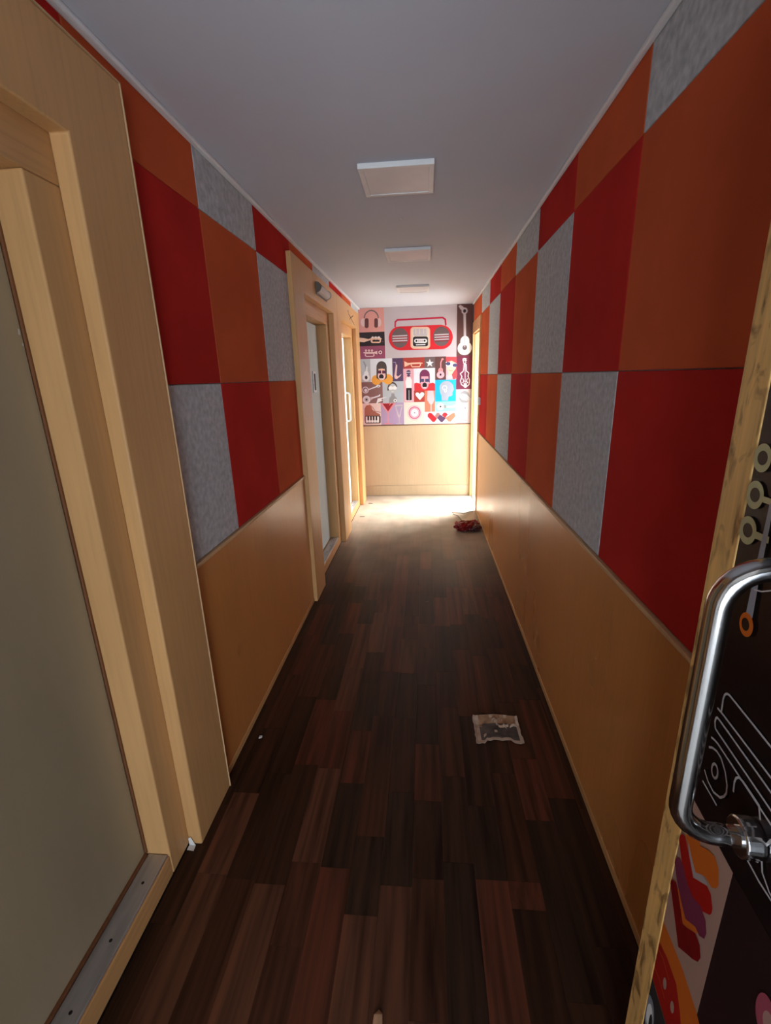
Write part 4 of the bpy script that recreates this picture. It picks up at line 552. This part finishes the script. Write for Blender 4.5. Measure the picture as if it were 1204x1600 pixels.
def bag():
    t = empty('red_plastic_bag', (.432, 4.55, 0)); tag(t, 'crumpled red plastic bag on the floor against the right wainscot', 'bag')
    rnd = random.Random(11)
    def lump(name, mt, cx, cy, rx, ry, rz, seed):
        bm = bmesh.new(); bmesh.ops.create_icosphere(bm, subdivisions=4, radius=1); from mathutils import noise as nz
        for v in bm.verts:
            p_ = v.co.copy(); k = 1+.22*nz.noise(p_*1.7+Vector((seed, 0, 0)))+.34*abs(nz.noise(p_*3.6+Vector((0, seed, 0))))-.22*abs(nz.noise(p_*8+Vector((0, 0, seed))))
            v.co = Vector((cx+p_.x*rx*k, cy+p_.y*ry*k, max(.001, rz*.72+p_.z*rz*k*.85)))
        me = bpy.data.meshes.new(name); bm.to_mesh(me); bm.free(); me.materials.append(mt)
        o = bpy.data.objects.new(name, me); C.objects.link(o); o.parent = t
    lump('sack', MT['red_plastic'], -.035, 0, .108, .085, .062, 3.1)
    lump('dark_fold', MT['dark_red_plastic'], .062, -.022, .068, .058, .045, 8.7)
    lump('loose_end', MT['red_plastic'], .058, .05, .062, .055, .055, 5.5)
bag()
wr = MB().tube([(.30, 5.16, .006), (.36, 5.14, .010), (.43, 5.09, .012), (.475, 5.13, .014), (.50, 5.17, .010), (.545, 5.185, .006)], .0045, 8).build('bent_wire', MT['wire_grey'], smooth=True); tag(wr, 'thin bent wire lying behind the red bag', 'wire')
wr = MB().tube([(.31, 5.10, .006), (.36, 5.02, .009), (.385, 4.86, .010), (.41, 4.72, .008)], .0038, 8).build('bent_wire', MT['wire_grey'], smooth=True); tag(wr, 'thin grey wire running towards the red bag from the corridor middle', 'wire')
SCR = [(-.73, 5.02, .05, .012, 'dark paper sliver by the threshold of the farthest left door', 'wire_grey'), (-.70, 5.60, .05, .014, 'small scrap on the floor beside the farthest left door frame', 'wire_grey'),
       (-.36, 5.38, .045, .03, 'pale paper scrap in the middle of the daylit floor end', 'paper'), (.40, 5.62, .06, .02, 'pale scrap on the floor near the far right doorway', 'paper'),
       (-.745, 1.64, .012, .010, 'tiny white crumb on the floor beside the left wainscot', 'paper'), (-.126, .728, .022, .03, 'small wood chip on the floor at the bottom of the picture', 'cardboard'),
       (.005, 2.95, .02, .012, 'tiny dark speck on the middle of the floor', 'wire_grey')]
for i, (x, y, a, b, lb, mk_) in enumerate(SCR):
    m = MB(); h = .004 if a > .02 else .003; k = [(-a, -b), (-.2*a, -1.1*b), (a, -.5*b), (.8*a, .7*b), (.1*a, b), (-.8*a, .6*b)]
    n = len(k); m.v = [(x+p_[0]/1.6, y+p_[1]/1.2, .0006) for p_ in k]+[(x+p_[0]/1.8, y+p_[1]/1.5, h+.002*(j % 2)) for j, p_ in enumerate(k)]
    m.f = [tuple(range(n))[::-1], tuple(range(n, 2*n))]+[(j, (j+1) % n, n+(j+1) % n, n+j) for j in range(n)]; m.mi = [0]*len(m.f)
    o = m.build('floor_scrap', MT[mk_]); tag(o, lb, 'scrap')
# ------------------------------------------------------------------ behind the camera: wall with the entrance opening and a lobby with one window
WF = empty('wall_front'); tag(WF, 'wall behind the camera with the entrance opening', 'wall', kind='structure')
MB().box(-.975, -.60, -.40, -.2505, -.08, H+.1).box(.41, .88, -.40, -.2505, -.08, H+.1).box(-.5995, .4095, -.40, -.2505, 2.08, H+.1).build('masonry', MT['white_paint'], WF)
lo = empty('wall_lobby'); tag(lo, 'plain lobby walls beyond the entrance, behind the camera', 'wall', kind='structure')
m = MB(); m.box(-1.8, -1.7, -2.6, -.4005, -.1, 2.6); m.box(1.5, 1.6, -2.6, -.4005, -.1, 2.6)
wx0, wx1, wz0, wz1 = -1.15, 1.15, .04, 1.95
m.box(-1.8, wx0, -2.7, -2.6005, -.1, 2.6); m.box(wx1, 1.6, -2.7, -2.6005, -.1, 2.6); m.box(wx0, wx1, -2.7, -2.6005, -.1, wz0); m.box(wx0, wx1, -2.7, -2.6005, wz1, 2.6)
m.box(-1.7, 1.5, -2.6, -.4005, H+.101, H+.2); m.build('masonry', MT['lobby_paint'], lo)
m = MB(); m.box(-1.7, -.976, -.45, -.4006, 0, H+.1); m.box(.881, 1.5, -.45, -.4006, 0, H+.1); m.build('side_piece', MT['lobby_paint'], lo)
lf2 = box('floor_lobby', MT['concrete'], (-1.7, 1.5, -2.6, -.2506, -.09, -.002)); tag(lf2, 'grey lobby floor behind the camera', 'floor', kind='structure')
wf = MB().box(wx0+.001, wx0+.05, -2.66, -2.602, wz0, wz1).box(wx1-.05, wx1-.001, -2.66, -2.602, wz0, wz1).box(wx0+.051, wx1-.051, -2.66, -2.602, wz0, wz0+.05).box(wx0+.051, wx1-.051, -2.66, -2.602, wz1-.05, wz1).build('window_1', MT['white_paint']); tag(wf, 'white lobby window frame behind the camera', 'window', kind='structure')
# outside the far doorway: a sunlit terrace floor
te = box('floor_terrace', MT['concrete'], (.901, 6.5, 1.5, 10.0, -.12, -.01)); tag(te, 'pale concrete terrace outside the far right doorway', 'terrace', kind='structure')
